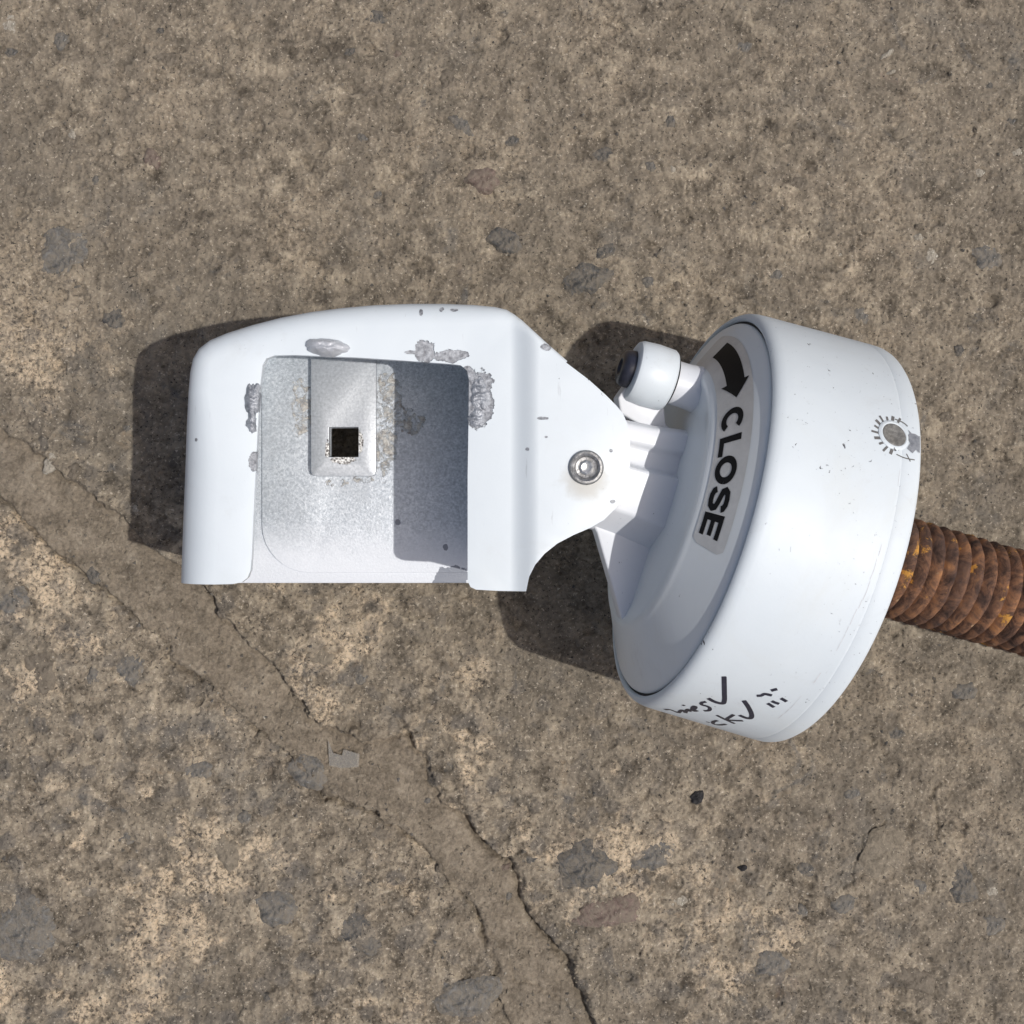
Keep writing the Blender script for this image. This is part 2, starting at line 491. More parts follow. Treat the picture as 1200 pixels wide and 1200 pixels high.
def stone_mesh(rx, ry, rot, rise, seed, sink=1.2, full=False):
    """an irregular worn pebble top; its skirt is buried in the paste around it"""
    r_ = np.random.default_rng(seed)
    nseg, nr = 28, 5
    ph = r_.uniform(0, 6.28, 9)
    am = r_.uniform(0.4, 1.0, 9) * np.array([.13, .10, .07, .06, .05, .04, .035, .03, .03])
    V, Fc = [], []
    def rad(t):
        return 1 + sum(am[k] * math.sin((k + 2) * t + ph[k]) for k in range(9))
    tl = r_.normal(0, 0.10, 2)
    for i in range(1, nr + 1):
        f = i / nr
        for j in range(nseg):
            t = 2 * math.pi * j / nseg
            R = rad(t) * f
            x, y = R * rx * math.cos(t), R * ry * math.sin(t)
            z = rise * (1 - f ** 2.6) - (sink if f > 0.99 else 0.30 * f * f) + tl[0] * x * 0.4 + tl[1] * y * 0.4
            z += r_.normal(0, 0.10 * rise)
            V.append((x * math.cos(rot) - y * math.sin(rot), x * math.sin(rot) + y * math.cos(rot), z))
    V.append((0, 0, rise))
    top = len(V) - 1
    for j in range(nseg):
        Fc.append((top, j, (j + 1) % nseg))
    for i in range(nr - 1):
        for j in range(nseg):
            a, b = i * nseg + j, i * nseg + (j + 1) % nseg
            Fc.append((a, a + nseg, b + nseg, b))
    if full:
        V.append((0, 0, -sink * 1.4))
        bt = len(V) - 1
        for j in range(nseg):
            a, b = (nr - 1) * nseg + j, (nr - 1) * nseg + (j + 1) % nseg
            Fc.append((bt, b, a))
    return mesh_pd('stone', V, Fc)

embedded = [
    (687, 1015, 38, 30, 0.3, 'dark'), (418, 1095, 36, 27, -0.5, 'dark'), (75, 305, 42, 38, 0.0, 'grey'), (592, 282, 22, 16, -0.5, 'dark'),
    (195, 68, 18, 10, 0.0, 'brown'), (132, 372, 15, 14, 0.2, 'dark'), (10, 60, 9, 8, 0, 'dark'), (8, 28, 13, 14, 0, 'pale'), (187, 35, 6, 4, 0, 'dark'),
    (411, 60, 9, 6, 0.2, 'dark'), (526, 92, 12, 15, 0, 'brown'), (1128, 1035, 18, 33, 0.2, 'dark'), (1163, 1085, 18, 14, 0.5, 'grey'),
    (845, 1035, 9, 10, 0, 'tan'), (715, 1070, 44, 18, 0.15, 'pink'), (322, 1066, 28, 22, -0.4, 'grey'), (550, 1170, 42, 24, 0.1, 'grey'),
    (45, 785, 21, 30, 0.5, 'brown'), (150, 785, 22, 22, 0, 'grey'), (8, 705, 24, 22, 0, 'grey'), (147, 981, 17, 11, 0.3, 'grey'),
    (566, 210, 21, 15, 0.2, 'pink'), (688, 326, 28, 21, 0.3, 'dark'), (710, 294, 14, 10, 0.6, 'dark'), (707, 182, 15, 13, 0, 'dark'),
    (784, 140, 8, 12, 0, 'dark'), (1040, 1000, 32, 30, 0.3, 'tan'), (1160, 302, 20, 16, 0, 'grey'), (1094, 298, 9, 11, 0.3, 'pale'),
    (1149, 201, 7, 6, 0, 'pale'), (421, 795, 11, 9, 0, 'grey'), (795, 1057, 12, 10, 0.2, 'pale'), (770, 1000, 30, 22, 0.4, 'grey'),
    (205, 200, 20, 28, 0.6, 'tan'), (178, 185, 11, 13, 0, 'pink'), (540, 145, 18, 9, -0.7, 'grey'), (1185, 140, 14, 11, 0.2, 'dark'),
    (1020, 265, 10, 8, 0, 'tan'), (760, 330, 9, 7, 0, 'grey'), (620, 1010, 12, 10, 0, 'dark'), (1165, 1045, 9, 8, 0, 'pale'),
    (1010, 370, 13, 11, 0, 'grey'), (945, 1020, 16, 9, 0.2, 'dark'), (990, 1060, 18, 12, 0.4, 'grey'), (360, 905, 30, 18, -0.5, 'grey'),
    (690, 885, 20, 12, 0.5, 'tan'), (500, 745, 16, 14, 0, 'tan'), (375, 770, 17, 13, 0, 'tan'), (30, 1090, 38, 46, 0.3, 'grey'),
    (100, 1085, 24, 14, 0.4, 'brown'), (1000, 690 + 240, 12, 8, 0.1, 'grey'), (905, 1130, 24, 15, 0.2, 'grey'), (1075, 1150, 26, 17, -0.3, 'brown'),
    (230, 905, 22, 15, 0.2, 'grey'), (265, 1000, 16, 22, 0.3, 'tan'), (1130, 810, 15, 12, 0, 'grey'), (1050, 860, 14, 10, 0.3, 'dark'),
    (640, 960, 15, 11, 0.2, 'tan'), (440, 20, 15, 10, 0, 'dark'), (300, 45, 12, 9, 0, 'tan'), (60, 160, 14, 11, 0.4, 'brown'),
    (870, 55, 13, 8, 0.5, 'grey'), (935, 215, 15, 10, 0.2, 'brown'), (1060, 150, 16, 9, 0.7, 'tan'), (650, 70, 14, 9, 0, 'tan'),
]
for k in range(70):                      # smaller stones between the big ones
    px, py = rng.uniform(5, 1195), rng.uniform(5, 1195)
    if 190 < px < 1090 and 350 < py < 870:
        continue
    s = rng.uniform(4.5, 9.5)
    embedded.append((px, py, s * rng.uniform(1.0, 1.5), s, rng.uniform(0, 3), rng.choice(['dark', 'grey', 'grey', 'brown', 'tan', 'pale', 'pink'], p=[.08, .17, .15, .2, .25, .1, .05])))
G0 = CAM_H / FPX
for k, (px, py, rx, ry, rot, kind) in enumerate(embedded):
    x, y, _ = at(px, py, 0)
    me = stone_mesh(rx * G0, ry * G0, rot, 0.5 + 0.018 * min(rx, ry), 300 + k)
    o = link_mesh('stone', me, ST[str(kind)], ground, 60)
    o.location = (x * MM, y * MM, (ground_h(x, y) - 0.05) * MM)

# ------------------------------------------------------------------ loose grit (uncountable)
def grit(name, label, mat, n, lo, hi, seed, bias=0.0):
    r_ = np.random.default_rng(seed)
    tet = np.array([(1, 0, -.4), (-.5, .87, -.4), (-.5, -.87, -.4), (0.1, 0, .8), (.6, .5, .3), (-.6, .1, .4)])
    fc = np.array([(0, 4, 2), (0, 1, 4), (4, 1, 3), (1, 5, 3), (1, 2, 5), (5, 2, 3), (3, 2, 4)])
    V, Fc = [], []
    for k in range(n):
        x, y = r_.uniform(-232, 232, 2)
        if r_.random() < bias:           # swept into the joint
            t = r_.uniform(0, 1)
            x, y, _ = at(60 + 600 * t + r_.normal(0, 34), 600 + 560 * t + r_.normal(0, 34), 0)
        s = lo + (hi - lo) * r_.random() ** 3
        z = ground_h(x, y)
        a = r_.uniform(0, 6.28)
        P = tet * r_.uniform(0.55, 1.2, (6, 3)) * s
        ca, sa = math.cos(a), math.sin(a)
        b = len(V)
        V += [(x + p[0] * ca - p[1] * sa, y + p[0] * sa + p[1] * ca, z + 0.25 * s + p[2] * 0.7) for p in P]
        Fc += [tuple(int(b + i) for i in f) for f in fc]
    o = link_mesh(name, mesh_pd(name, V, Fc), mat, None, 30)
    o['kind'] = 'stuff'
    o['label'] = label
    o['category'] = 'grit'
    return o
grit('pale_grit', 'pale sand grains and chips scattered over the concrete', ST['pale'], 800, 0.2, 1.0, 1, 0.12)
grit('brown_grit', 'brown crumbs of earth scattered over the concrete', ST['tan'], 5200, 0.3, 1.5, 2, 0.35)
grit('dark_grit', 'dark grey grit scattered over the concrete', ST['dark'], 1500, 0.25, 1.3, 3, 0.1)

# ------------------------------------------------------------------ a few loose bits one can point at
def loose(name, px, py, rx, ry, rot, rise, mat, label, cat, seed):
    x, y, _ = at(px, py, 0)
    o = link_mesh(name, stone_mesh(rx * G0, ry * G0, rot, rise, seed, sink=0.6, full=True), mat, None, 50)
    o.location = (x * MM, y * MM, (ground_h(x, y) + 0.55) * MM)
    o['label'] = label
    o['category'] = cat
    return o
loose('pebble', 818, 935, 9, 8, 0.4, 1.9, ST['black'], 'small round black pebble below the handwritten notes on the cap', 'pebble', 900)
loose('pebble', 871, 1018, 6, 3.5, 0.1, 1.2, ST['black'], 'tiny oblong black pebble in the lower right of the concrete', 'pebble', 901)
loose('stone_chip', 1041, 62, 9, 3.5, 0.6, 0.8, ST['pale'], 'thin pale stone sliver near the upper right corner', 'stone chip', 902)
loose('stone_chip', 1046, 83, 6, 2.5, 0.3, 0.8, ST['pale'], 'short white stone sliver just below the longer pale sliver', 'stone chip', 903)
loose('stone_chip', 1078, 277, 6, 5, 0.0, 0.9, ST['pale'], 'small cream stone chip on the concrete right above the cap', 'stone chip', 904)
loose('stone_chip', 303, 864, 7, 5, 0.3, 1.3, ST['tan'], 'orange tan stone chip on the lower edge of the earth joint', 'stone chip', 905)

# thin plastic flake lying in the joint
m_ = NT('clear_plastic')
m_.b.inputs['Transmission Weight'].default_value = 0.8
flake_mat = m_.fin((0.78, 0.74, 0.66), 0.18)
fl = [(384, 868), (390, 882), (400, 886), (402, 879), (421, 884), (420, 899), (398, 901), (385, 898)]
bm = bmesh.new()
cxf, cyf, _ = at(402, 886, 0)
zf = ground_h(cxf, cyf) + 1.0
lo_, hi_ = [], []
for k, (px, py) in enumerate(fl):
    x, y, _ = at(px, py, 0)
    wz = 0.9 + 1.1 * math.sin(k * 1.7)
    lo_.append(bm.verts.new((x - cxf, y - cyf, wz)))
    hi_.append(bm.verts.new((x - cxf, y - cyf, wz + 0.35)))
bm.faces.new(hi_)
bm.faces.new(lo_[::-1])
for k in range(len(fl)):
    j = (k + 1) % len(fl)
    bm.faces.new((lo_[k], lo_[j], hi_[j], hi_[k]))
o = from_bm('plastic_flake', bm, flake_mat, None, 30)
o.location = (cxf * MM, cyf * MM, zf * MM)
o['label'] = 'thin clear plastic flake lying in the earth filled joint'
o['category'] = 'plastic flake'

# ------------------------------------------------------------------ THE FITTING
root = bpy.data.objects.new('hinged_screw_clamp', None)
root.empty_display_size = 0.05
COL.objects.link(root)
root['label'] = 'white painted hinged bracket with round CLOSE cap and rusty threaded rod'
root['category'] = 'clamp'

# ---- bracket: one bent sheet
ZP = 112.0                                   # top of the bracket's front plate
def pl(px, py):
    return at(px, py, ZP)[:2]
walled = [(210, 683), (211.5, 640), (213, 600), (215, 550), (217, 500), (219.5, 460), (221.5, 436), (225, 420), (232, 408), (245, 398), (265, 389.5), (295, 380), (330, 371), (365, 364.5), (400, 360), (440, 356.5), (480, 355), (520, 355), (555, 356.5), (580, 359), (594, 362.5), (603, 368), (612, 375), (625, 387), (640, 401), (665, 423)]
ear = [(690, 445), (710, 463), (722, 475), (730, 484.5), (735, 496), (738, 511), (738.5, 528), (738, 545), (735.5, 565), (730, 582), (721, 596), (708, 609), (692, 618.5), (672, 627), (653, 637), (638, 649), (627, 662), (620, 676), (616.5, 693)]
bottom_right = [(585, 692.5), (558, 691), (551.5, 688), (548, 681)]
window = [(548, 640), (548, 560), (549, 500), (549.5, 445), (547, 434), (540, 428), (528, 426.5), (480, 423), (420, 419), (345, 416), (322, 416.5), (312, 420), (307.5, 428), (305, 450), (302, 500), (299.5, 550), (297, 600), (295, 650), (293.5, 668), (290, 677), (283, 682.5), (272, 684.5)]
outline = walled + ear + bottom_right + window
nW = len(walled)
def bend_r(k):
    px, py = walled[k]
    if px < 222:
        return 9.0 + 6.0 * float(sstep(450, 540, py))
    return 8.5 if px < 540 else max(0.8, 8.5 - 7.7 * (px - 540) / 125.0)
# where the sheet bends down, the outline seen from above lies a little below the plate
P = [at(p[0], p[1], ZP - 0.7 * bend_r(k))[:2] if k < nW else pl(*p) for k, p in enumerate(outline)]
def inward(k):
    a = P[max(k - 1, 0)]
    b = P[min(k + 1, nW)]
    tx, ty = b[0] - a[0], b[1] - a[1]
    L = math.hypot(tx, ty)
    return (ty / L, -tx / L)                   # the outline runs clockwise
bm = bmesh.new()
NA = 7
rings = []
for k, (x, y) in enumerate(P):
    if k < nW:
        ix, iy = (1.0, 0.0) if k == 0 else inward(k)
        if k == 0:
            ix, iy = inward(1)
            iy = 0.0
        r = bend_r(k)
        col = []
        for j in range(NA + 1):
            th = j / NA * math.pi / 2
            off = r * (1 - math.sin(th))
            col.append(bm.verts.new((x + ix * off, y + iy * off, ZP - r * (1 - math.cos(th)))))
        w_ = float(sstep(580, 655, walled[k][0]))
        zb = 0.5 + (ZP - r - 1.5 - 0.5) * w_
        col.append(bm.verts.new((x, y, (ZP - r + zb) / 2)))
        col.append(bm.verts.new((x, y, zb)))
        rings.append(col)
    else:
        rings.append([bm.verts.new((x, y, ZP))])
face = bm.faces.new([r[0] for r in rings])
for k in range(nW - 1):
    for j in range(NA + 2):
        bm.faces.new((rings[k][j], rings[k][j + 1], rings[k + 1][j + 1], rings[k + 1][j]))
bmesh.ops.triangulate(bm, faces=[face])
J0, J1 = pl(598, 0)[0], pl(632, 0)[0]
for xc in np.linspace(J0, J1, 13):
    bmesh.ops.bisect_plane(bm, geom=bm.verts[:] + bm.edges[:] + bm.faces[:], plane_co=(float(xc), 0, 0), plane_no=(1, 0, 0), dist=1e-5)
EAR_UP = 4.0
bmesh.ops.recalc_face_normals(bm, faces=bm.faces)
up = max(bm.faces, key=lambda f: f.calc_area() * (f.calc_center_median().z > ZP - 1))
if up.normal.z < 0:
    bmesh.ops.reverse_faces(bm, faces=bm.faces)
bmesh.ops.scale(bm, vec=(MM, MM, MM), verts=bm.verts)
me = bpy.data.meshes.new('bracket')
bm.to_mesh(me)
bm.free()
def cs(px, py, rx, ry, z=ZP):
    x, y, _ = at(px, py, z)
    k = (CAM_H - z) / FPX
    return (x, y, rx * k, ry * k)
br_chips = [cs(498, 411, 11, 13), cs(484, 413, 10, 2), cs(530, 417, 20, 7), cs(562, 468, 16, 36), cs(548, 440, 12, 10), cs(517, 361, 2.5, 3), cs(493, 366, 2, 4), cs(532, 362, 5, 2),
            cs(640, 407, 6, 4, 116), cs(636, 490, 6, 1.6, 116), cs(618, 526, 2.2, 2, 116), cs(298, 540, 6, 12), cs(228, 515, 2, 2), cs(716, 528, 2, 2, 116), cs(718, 588, 3, 2, 116), cs(640, 512, 2, 1.2, 116)]
br_mat = paint('chipped_white_paint', WHITE, br_chips, grime=0.07, speck=0.72, stains=[cs(687, 562, 24, 22, 116)])
bracket = link_mesh('bracket', me, br_mat, root)
md = bracket.modifiers.new('thick', 'SOLIDIFY')
md.thickness = 3.4 * MM
md.offset = -1.0
bevel(bracket, 0.7, 3, 50)
bake(bracket, 40)
for v in bracket.data.vertices:               # the ear is pressed a little higher than the plate
    if v.co.z > 60 * MM:
        dz = EAR_UP * float(sstep(J0, J1, v.co.x / MM))
        v.co.z += dz * MM
        v.co.x *= (CAM_H - ZP - dz) / (CAM_H - ZP)
        v.co.y *= (CAM_H - ZP - dz) / (CAM_H - ZP)
bracket.data.update()
bracket.data.set_sharp_from_angle(angle=math.radians(40))

def poly_slab(name, pts, z0, z1, mat, parent, bev=0.5, hole=None, smooth=40):
    """extruded outline (mm); an optional rectangular hole goes right through"""
    bm = bmesh.new()
    if hole is None:
        lo = [bm.verts.new((x, y, z0)) for x, y in pts]
        hi = [bm.verts.new((x, y, z1)) for x, y in pts]
        bm.faces.new(hi)
        bm.faces.new(lo[::-1])
        for k in range(len(pts)):
            j = (k + 1) % len(pts)
            bm.faces.new((lo[k], lo[j], hi[j], hi[k]))
    else:
        # outline and hole joined by edges, filled, then extruded
        ov = [bm.verts.new((x, y, z1)) for x, y in pts]
        hx0, hy0, hx1, hy1 = hole
        hv = [bm.verts.new(p) for p in ((hx0, hy0, z1), (hx1, hy0, z1), (hx1, hy1, z1), (hx0, hy1, z1))]
        ed = [bm.edges.new((ov[k], ov[(k + 1) % len(ov)])) for k in range(len(ov))]
        ed += [bm.edges.new((hv[k], hv[(k + 1) % 4])) for k in range(4)]
        bmesh.ops.triangle_fill(bm, use_beauty=True, use_dissolve=False, edges=ed)
        ex = bmesh.ops.extrude_face_region(bm, geom=bm.faces[:])
        for v in [g for g in ex['geom'] if isinstance(g, bmesh.types.BMVert)]:
            v.co.z = z0
    o = from_bm(name, bm, mat, parent, smooth)
    if bev:
        bevel(o, bev, 2, 50)
        bake(o, smooth)
    return o

# ---- inside of the channel: floor, right hand wall, liner, slotted plate
ZF = 45.0
def fp(px, py, z=ZF):
    return at(px, py, z)[:2]
xl, xr = pl(224, 0)[0], pl(596, 0)[0]
yt = pl(0, 368)[1]
yb = fp(0, 683.5)[1]
hx0, hy1 = fp(385.5, 500.5, ZF + 4)
hx1, hy0 = fp(420, 535.5, ZF + 4)
HOLE = (hx0, hy0, hx1, hy1)
m = NT('painted_galvanised_sheet')
gal = m.cramp(m.noise(1100, 5, 0.75), [(0.34, (0.36, 0.39, 0.42)), (0.52, (0.58, 0.615, 0.65)), (0.70, (0.86, 0.88, 0.90))])
gal = m.mix(m.math('MULTIPLY', m.ramp(m.noise(60, 6, 0.7), 0.45, 0.7), 0.35), gal, (0.45, 0.47, 0.49))
sepf = m.n('ShaderNodeSeparateXYZ')
m.put(sepf.inputs[0], m.co)
low = m.math('MULTIPLY_ADD', m.noise(220, 6, 0.75), 0.020, sepf.outputs[1])
white_f = m.ramp(low, fp(0, 600)[1] * MM + 0.010, fp(0, 660)[1] * MM + 0.010)
c = m.mix(m.math('MULTIPLY', white_f, 0.85), gal, (0.74, 0.76, 0.79))
dirt = m.math('MULTIPLY', m.spots([cs(354, 478, 11, 34, ZF), cs(456, 478, 16, 42, ZF), cs(452, 530, 13, 30, ZF), cs(478, 495, 18, 14, ZF), cs(395, 566, 14, 5, ZF), cs(425, 562, 12, 4, ZF)], 0.95, 200), m.ramp(m.noise(260, 6, 0.75, 0.5), 0.45, 0.58))
dc = m.cramp(m.noise(330, 6, 0.8, 0.8), [(0.36, (0.07, 0.045, 0.026)), (0.43, (0.24, 0.18, 0.12)), (0.50, (0.50, 0.45, 0.37)), (0.62, (0.62, 0.60, 0.55))])
c = m.mix(m.math('MULTIPLY', dirt, 0.7), c, dc)
chf = m.spots([cs(530, 676, 20, 13, ZF), cs(515, 684, 9, 5, ZF), cs(466, 612, 3.5, 3.5, ZF), cs(522, 641, 3, 4, ZF)], 0.45, 420)
c = m.mix(chf, c, (0.22, 0.235, 0.27))
m.bump(m.math('ADD', m.math('MULTIPLY', m.noise(1000, 4, 0.7), 0.35), m.math('MULTIPLY', dirt, 0.5)), 0.0005, 0.9)
floor_mat = m.fin(c, 0.42, m.math('MULTIPLY', m.math('SUBTRACT', 0.35, m.math('MULTIPLY', white_f, 0.35)), m.math('SUBTRACT', 1.0, dirt)))
floor_pts = [(xl, yb), (xr, yb), (xr, yt), (xl, yt)]
poly_slab('channel_floor', floor_pts, ZF - 4.5, ZF - 1.4, floor_mat, bracket, 0.4, HOLE)
# liner plate with a rounded lower corner
lx, ly = fp(307, 0)[0], fp(0, 671)[1]
arc = []
RC = 19.0
for k in range(9):
    t = math.pi + k / 8 * math.pi / 2
    arc.append((lx + RC + RC * math.cos(t), ly + RC + RC * math.sin(t)))
poly_slab('liner_plate', arc + [(xr - 2, ly), (xr - 2, yt - 5), (lx, yt - 5)], ZF - 1.4, ZF, floor_mat, bracket, 0.3, HOLE)
m = NT('slotted_plate_steel')
c = m.cramp(m.noise(900, 5, 0.7), [(0.3, (0.40, 0.42, 0.44)), (0.7, (0.62, 0.64, 0.665))])
burr = m.spots([((hx0 + hx1) / 2, hy0 - 1.0, 5.0, 1.7), (hx1 + 0.7, (hy0 + hy1) / 2, 1.3, 4.5), (hx0 - 0.6, hy0 + 3, 0.9, 3.5)], 0.7, 600)
c = m.mix(burr, c, m.cramp(m.noise(1200, 4, 0.7), [(0.42, (0.10, 0.09, 0.085)), (0.56, (0.78, 0.77, 0.74))]))
m.bump(m.math('ADD', m.math('MULTIPLY', m.noise(1000, 4), 0.25), m.math('MULTIPLY', burr, m.noise(1400, 3))), 0.0004, 0.8)
tab_mat = m.fin(c, 0.45, 0.35)
tx0, tyb = fp(364.5, 558, ZF + 4)
tx1, _ = fp(440.5, 0, ZF + 4)
rc = 1.8
tab = [(tx0, yt - 8), (tx0, tyb + rc), (tx0 + 0.3 * rc, tyb + 0.3 * rc), (tx0 + rc, tyb), (tx1 - rc, tyb), (tx1 - 0.3 * rc, tyb + 0.3 * rc), (tx1, tyb + rc), (tx1, yt - 8)]
poly_slab('slotted_plate', tab, ZF + 0.4, ZF + 4.0, tab_mat, bracket, 0.25, HOLE)
inner_white = paint('inner_white_paint', WHITE, None, grime=0.10, speck=0.75)
poly_slab('side_wall', [(xr - 1.5, yb + 1), (xr + 1.8, yb + 1), (xr + 1.8, yt), (xr - 1.5, yt)], 14.0, ZP - 3.6, inner_white, bracket, 0.5)
# the second ear, under the hub
ear_low = [pl(598, 640)] + [pl(*p) for p in reversed(ear[0:16])] + [pl(598, 400)]
poly_slab('lower_ear', ear_low, 66.0, 69.4, inner_white, bracket, 0.5)

# ---- grey weld beads round the window
weld_mat = metal('grey_weld', (0.17, 0.18, 0.20), (0.56, 0.58, 0.61), 0.42, 0.45, 330, 0.0016)
def lump(name, px, py, rx, ry, z, rise, seed, mat, parent, rot=0.0, ridge=0.0, p=2.2, rag=1.0):
    x, y, _ = at(px, py, z)
    k = (CAM_H - z) / FPX
    r_ = np.random.default_rng(seed)
    ph = r_.uniform(0, 6.28, 6)
    V, Fc = [], []
    ns, nr = 48, 14
    for i in range(nr + 1):
        f = i / nr
        for j in range(ns):
            t = 2 * math.pi * j / ns
            R = f * (1 + rag * (0.10 * math.sin(3 * t + ph[0]) + 0.07 * math.sin(5 * t + ph[1]) + 0.05 * math.sin(9 * t + ph[2]) + 0.04 * math.sin(14 * t + ph[4])))
            dx, dy = rx * k * R * math.cos(t), ry * k * R * math.sin(t)
            zz = rise * (1 - f ** p) + ridge * rise * (1 - f) * math.sin(dy * 2.6 + ph[3] + 0.6 * math.sin(dx * 1.7))
            V.append((x + dx * math.cos(rot) - dy * math.sin(rot), y + dx * math.sin(rot) + dy * math.cos(rot), z + zz - (1.0 if i == nr else 0)))
    for i in range(nr):
        for j in range(ns):
            a, b = i * ns + j, i * ns + (j + 1) % ns
            Fc.append((a, a + ns, b + ns, b))
    return link_mesh(name, mesh_pd(name, V, Fc), mat, parent, 60)
pale_weld = metal('painted_weld', (0.40, 0.41, 0.435), (0.60, 0.615, 0.64), 0.42, 0.2, 240, 0.0012)
lump('weld_bead', 383, 407, 27, 11, ZP, 4.6, 3, pale_weld, bracket, -0.08, 0.06, 3.0, 0.45)
lump('weld_bead', 296, 470, 9.5, 24, ZP, 2.0, 4, weld_mat, bracket, -0.05, 0.25)
lump('weld_bead', 295, 497, 6.5, 11, ZP, 1.5, 5, weld_mat, bracket, 0.1, 0.25)
lump('weld_bead', 563, 462, 12, 20, ZP, 1.1, 6, weld_mat, bracket, 0.15, 0.45)
lump('weld_bead', 559, 490, 10, 12, ZP, 0.9, 7, weld_mat, bracket, 0.0, 0.45)

# ---- lathe in any frame
def frame_mat(o, ax, u, v):
    """columns: u, v, axis"""
    return Matrix(((u[0], v[0], ax[0], o[0]), (u[1], v[1], ax[1], o[1]), (u[2], v[2], ax[2], o[2]), (0, 0, 0, 1)))
def lathe(prof, nseg, M):
    """profile (s along axis, r); r = 0 closes the end"""
    V, Fc, idx = [], [], []
    for s, r in prof:
        if r <= 1e-6:
            V.append(M @ Vector((0, 0, s)))
            idx.append([len(V) - 1] * nseg)
        else:
            b = len(V)
            for j in range(nseg):
                t = 2 * math.pi * j / nseg
                V.append(M @ Vector((r * math.cos(t), r * math.sin(t), s)))
            idx.append(list(range(b, b + nseg)))
    for a, b in zip(idx[:-1], idx[1:]):
        for j in range(nseg):
            i2 = (j + 1) % nseg
            f = [a[j], b[j], b[i2], a[i2]]
            f2 = []
            for q in f:
                if q not in f2:
                    f2.append(q)
            if len(f2) > 2:
                Fc.append(tuple(f2))
    return [tuple(v) for v in V], Fc
def lathe_obj(name, prof, nseg, M, mat, parent, smooth=35):
    V, Fc = lathe(prof, nseg, M)
    me = mesh_pd(name, V, Fc)
    bm = bmesh.new()
    bm.from_mesh(me)
    bmesh.ops.recalc_face_normals(bm, faces=bm.faces)
    bm.to_mesh(me)
    bm.free()
    return link_mesh(name, me, mat, parent, smooth)

# ---- pivot bolt through the ears
bolt_mat = metal('worn_bolt_steel', (0.16, 0.155, 0.15), (0.42, 0.42, 0.42), 0.42, 0.7, 700, 0.0004)
bright_mat = metal('bright_steel', (0.42, 0.42, 0.41), (0.72, 0.72, 0.71), 0.35, 0.75, 900)
px_, py_, pz_ = at(687, 548, ZP + EAR_UP)
Mb = Matrix.Translation((px_, py_, ZP + EAR_UP))
bolt = lathe_obj('pivot_bolt', [(-46, 0), (-46, 3.6), (-0.2, 3.6), (-0.2, 6.1), (0.9, 6.0), (1.5, 5.5), (1.6, 4.8), (1.2, 4.1), (0.5, 3.7), (0.3, 3.0), (0.3, 0)], 40, Mb, bolt_mat, root, 30)
lathe_obj('rivet_core', [(0.2, 2.9), (0.7, 2.6), (1.1, 1.9), (0.8, 1.0), (0.7, 0)], 8, Mb, bright_mat, bolt, 20)

# ---- the round cap: axis frame found from the photograph's ellipses
CC = Vector((63.68, 1.98, 84.77))
AX = Vector((0.94834, -0.26223, -0.17856)).normalized()
E1 = Vector((0.26651, 0.96383, 0.0)).normalized()
E2 = AX.cross(E1)
if E2.z < 0:
    E2 = -E2
MC = frame_mat(CC, AX, E1, E2)
def L2W(s, u, v):
    return CC + AX * s + E1 * u + E2 * v

cap_paint = paint('cap_white_paint', (0.675, 0.725, 0.75), None, grime=0.12, speck=0.61, wave=0.0005, rough=0.5)
face_paint = paint('cap_face_paint', (0.80, 0.83, 0.83), None, grime=0.10, speck=0.72, wave=0.0003, rough=0.34)
hub_paint = paint('hub_white_paint', (0.74, 0.755, 0.78), None, grime=0.16, speck=0.64, wave=0.0003)
prof = [(9, 71.3), (1.2, 71.3), (0.5, 71.45), (0.1, 71.8), (0.0, 72.3), (0.3, 73.0), (1.0, 73.8), (2.2, 74.5), (4.0, 74.9), (7, 75.1)]
prof += [(s, 75.1 + 0.042 * (s - 7)) for s in np.linspace(10, 43.6, 14)]
prof += [(44.2, 76.66), (44.5, 76.55), (44.8, 76.68), (47, 76.78), (49.6, 76.8), (50.8, 76.5), (51.6, 75.9), (52.0, 75.0), (52.0, 60), (50.5, 58), (50.5, 24), (52, 23), (52, 19)]
cap_body = lathe_obj('cap_body', prof, 256, MC, cap_paint, root, 30)
BETA = math.radians(27)
def cone_s(r):
    return -(70.4 - r) * math.tan(BETA)
R_PL = 48.5
fprof = [(9, 70.4), (0.9, 70.4), (0.35, 70.25), (cone_s(69.6), 69.6)]
fprof += [(cone_s(r), r) for r in np.linspace(68.5, R_PL + 1.5, 14)]
s0 = cone_s(R_PL)
fprof += [(s0 - 0.05, R_PL + 0.3), (s0 - 0.25, R_PL - 0.6), (s0 - 0.2, R_PL - 1.8), (s0 + 0.8, R_PL - 4), (s0 + 1.6, R_PL - 9), (s0 + 1.8, 20), (s0 + 1.8, 0)]
S_PL = s0 + 1.8
cap_face = lathe_obj('cap_face', fprof, 256, MC, face_paint, root, 32)
black_rubber = flat('black_rubber', (0.012, 0.012, 0.013), 0.6)
lathe_obj('seal_ring', [(8, 70.45), (1.3, 70.45), (1.1, 70.85), (1.3, 71.25), (8, 71.25)], 192, MC, black_rubber, cap_body)

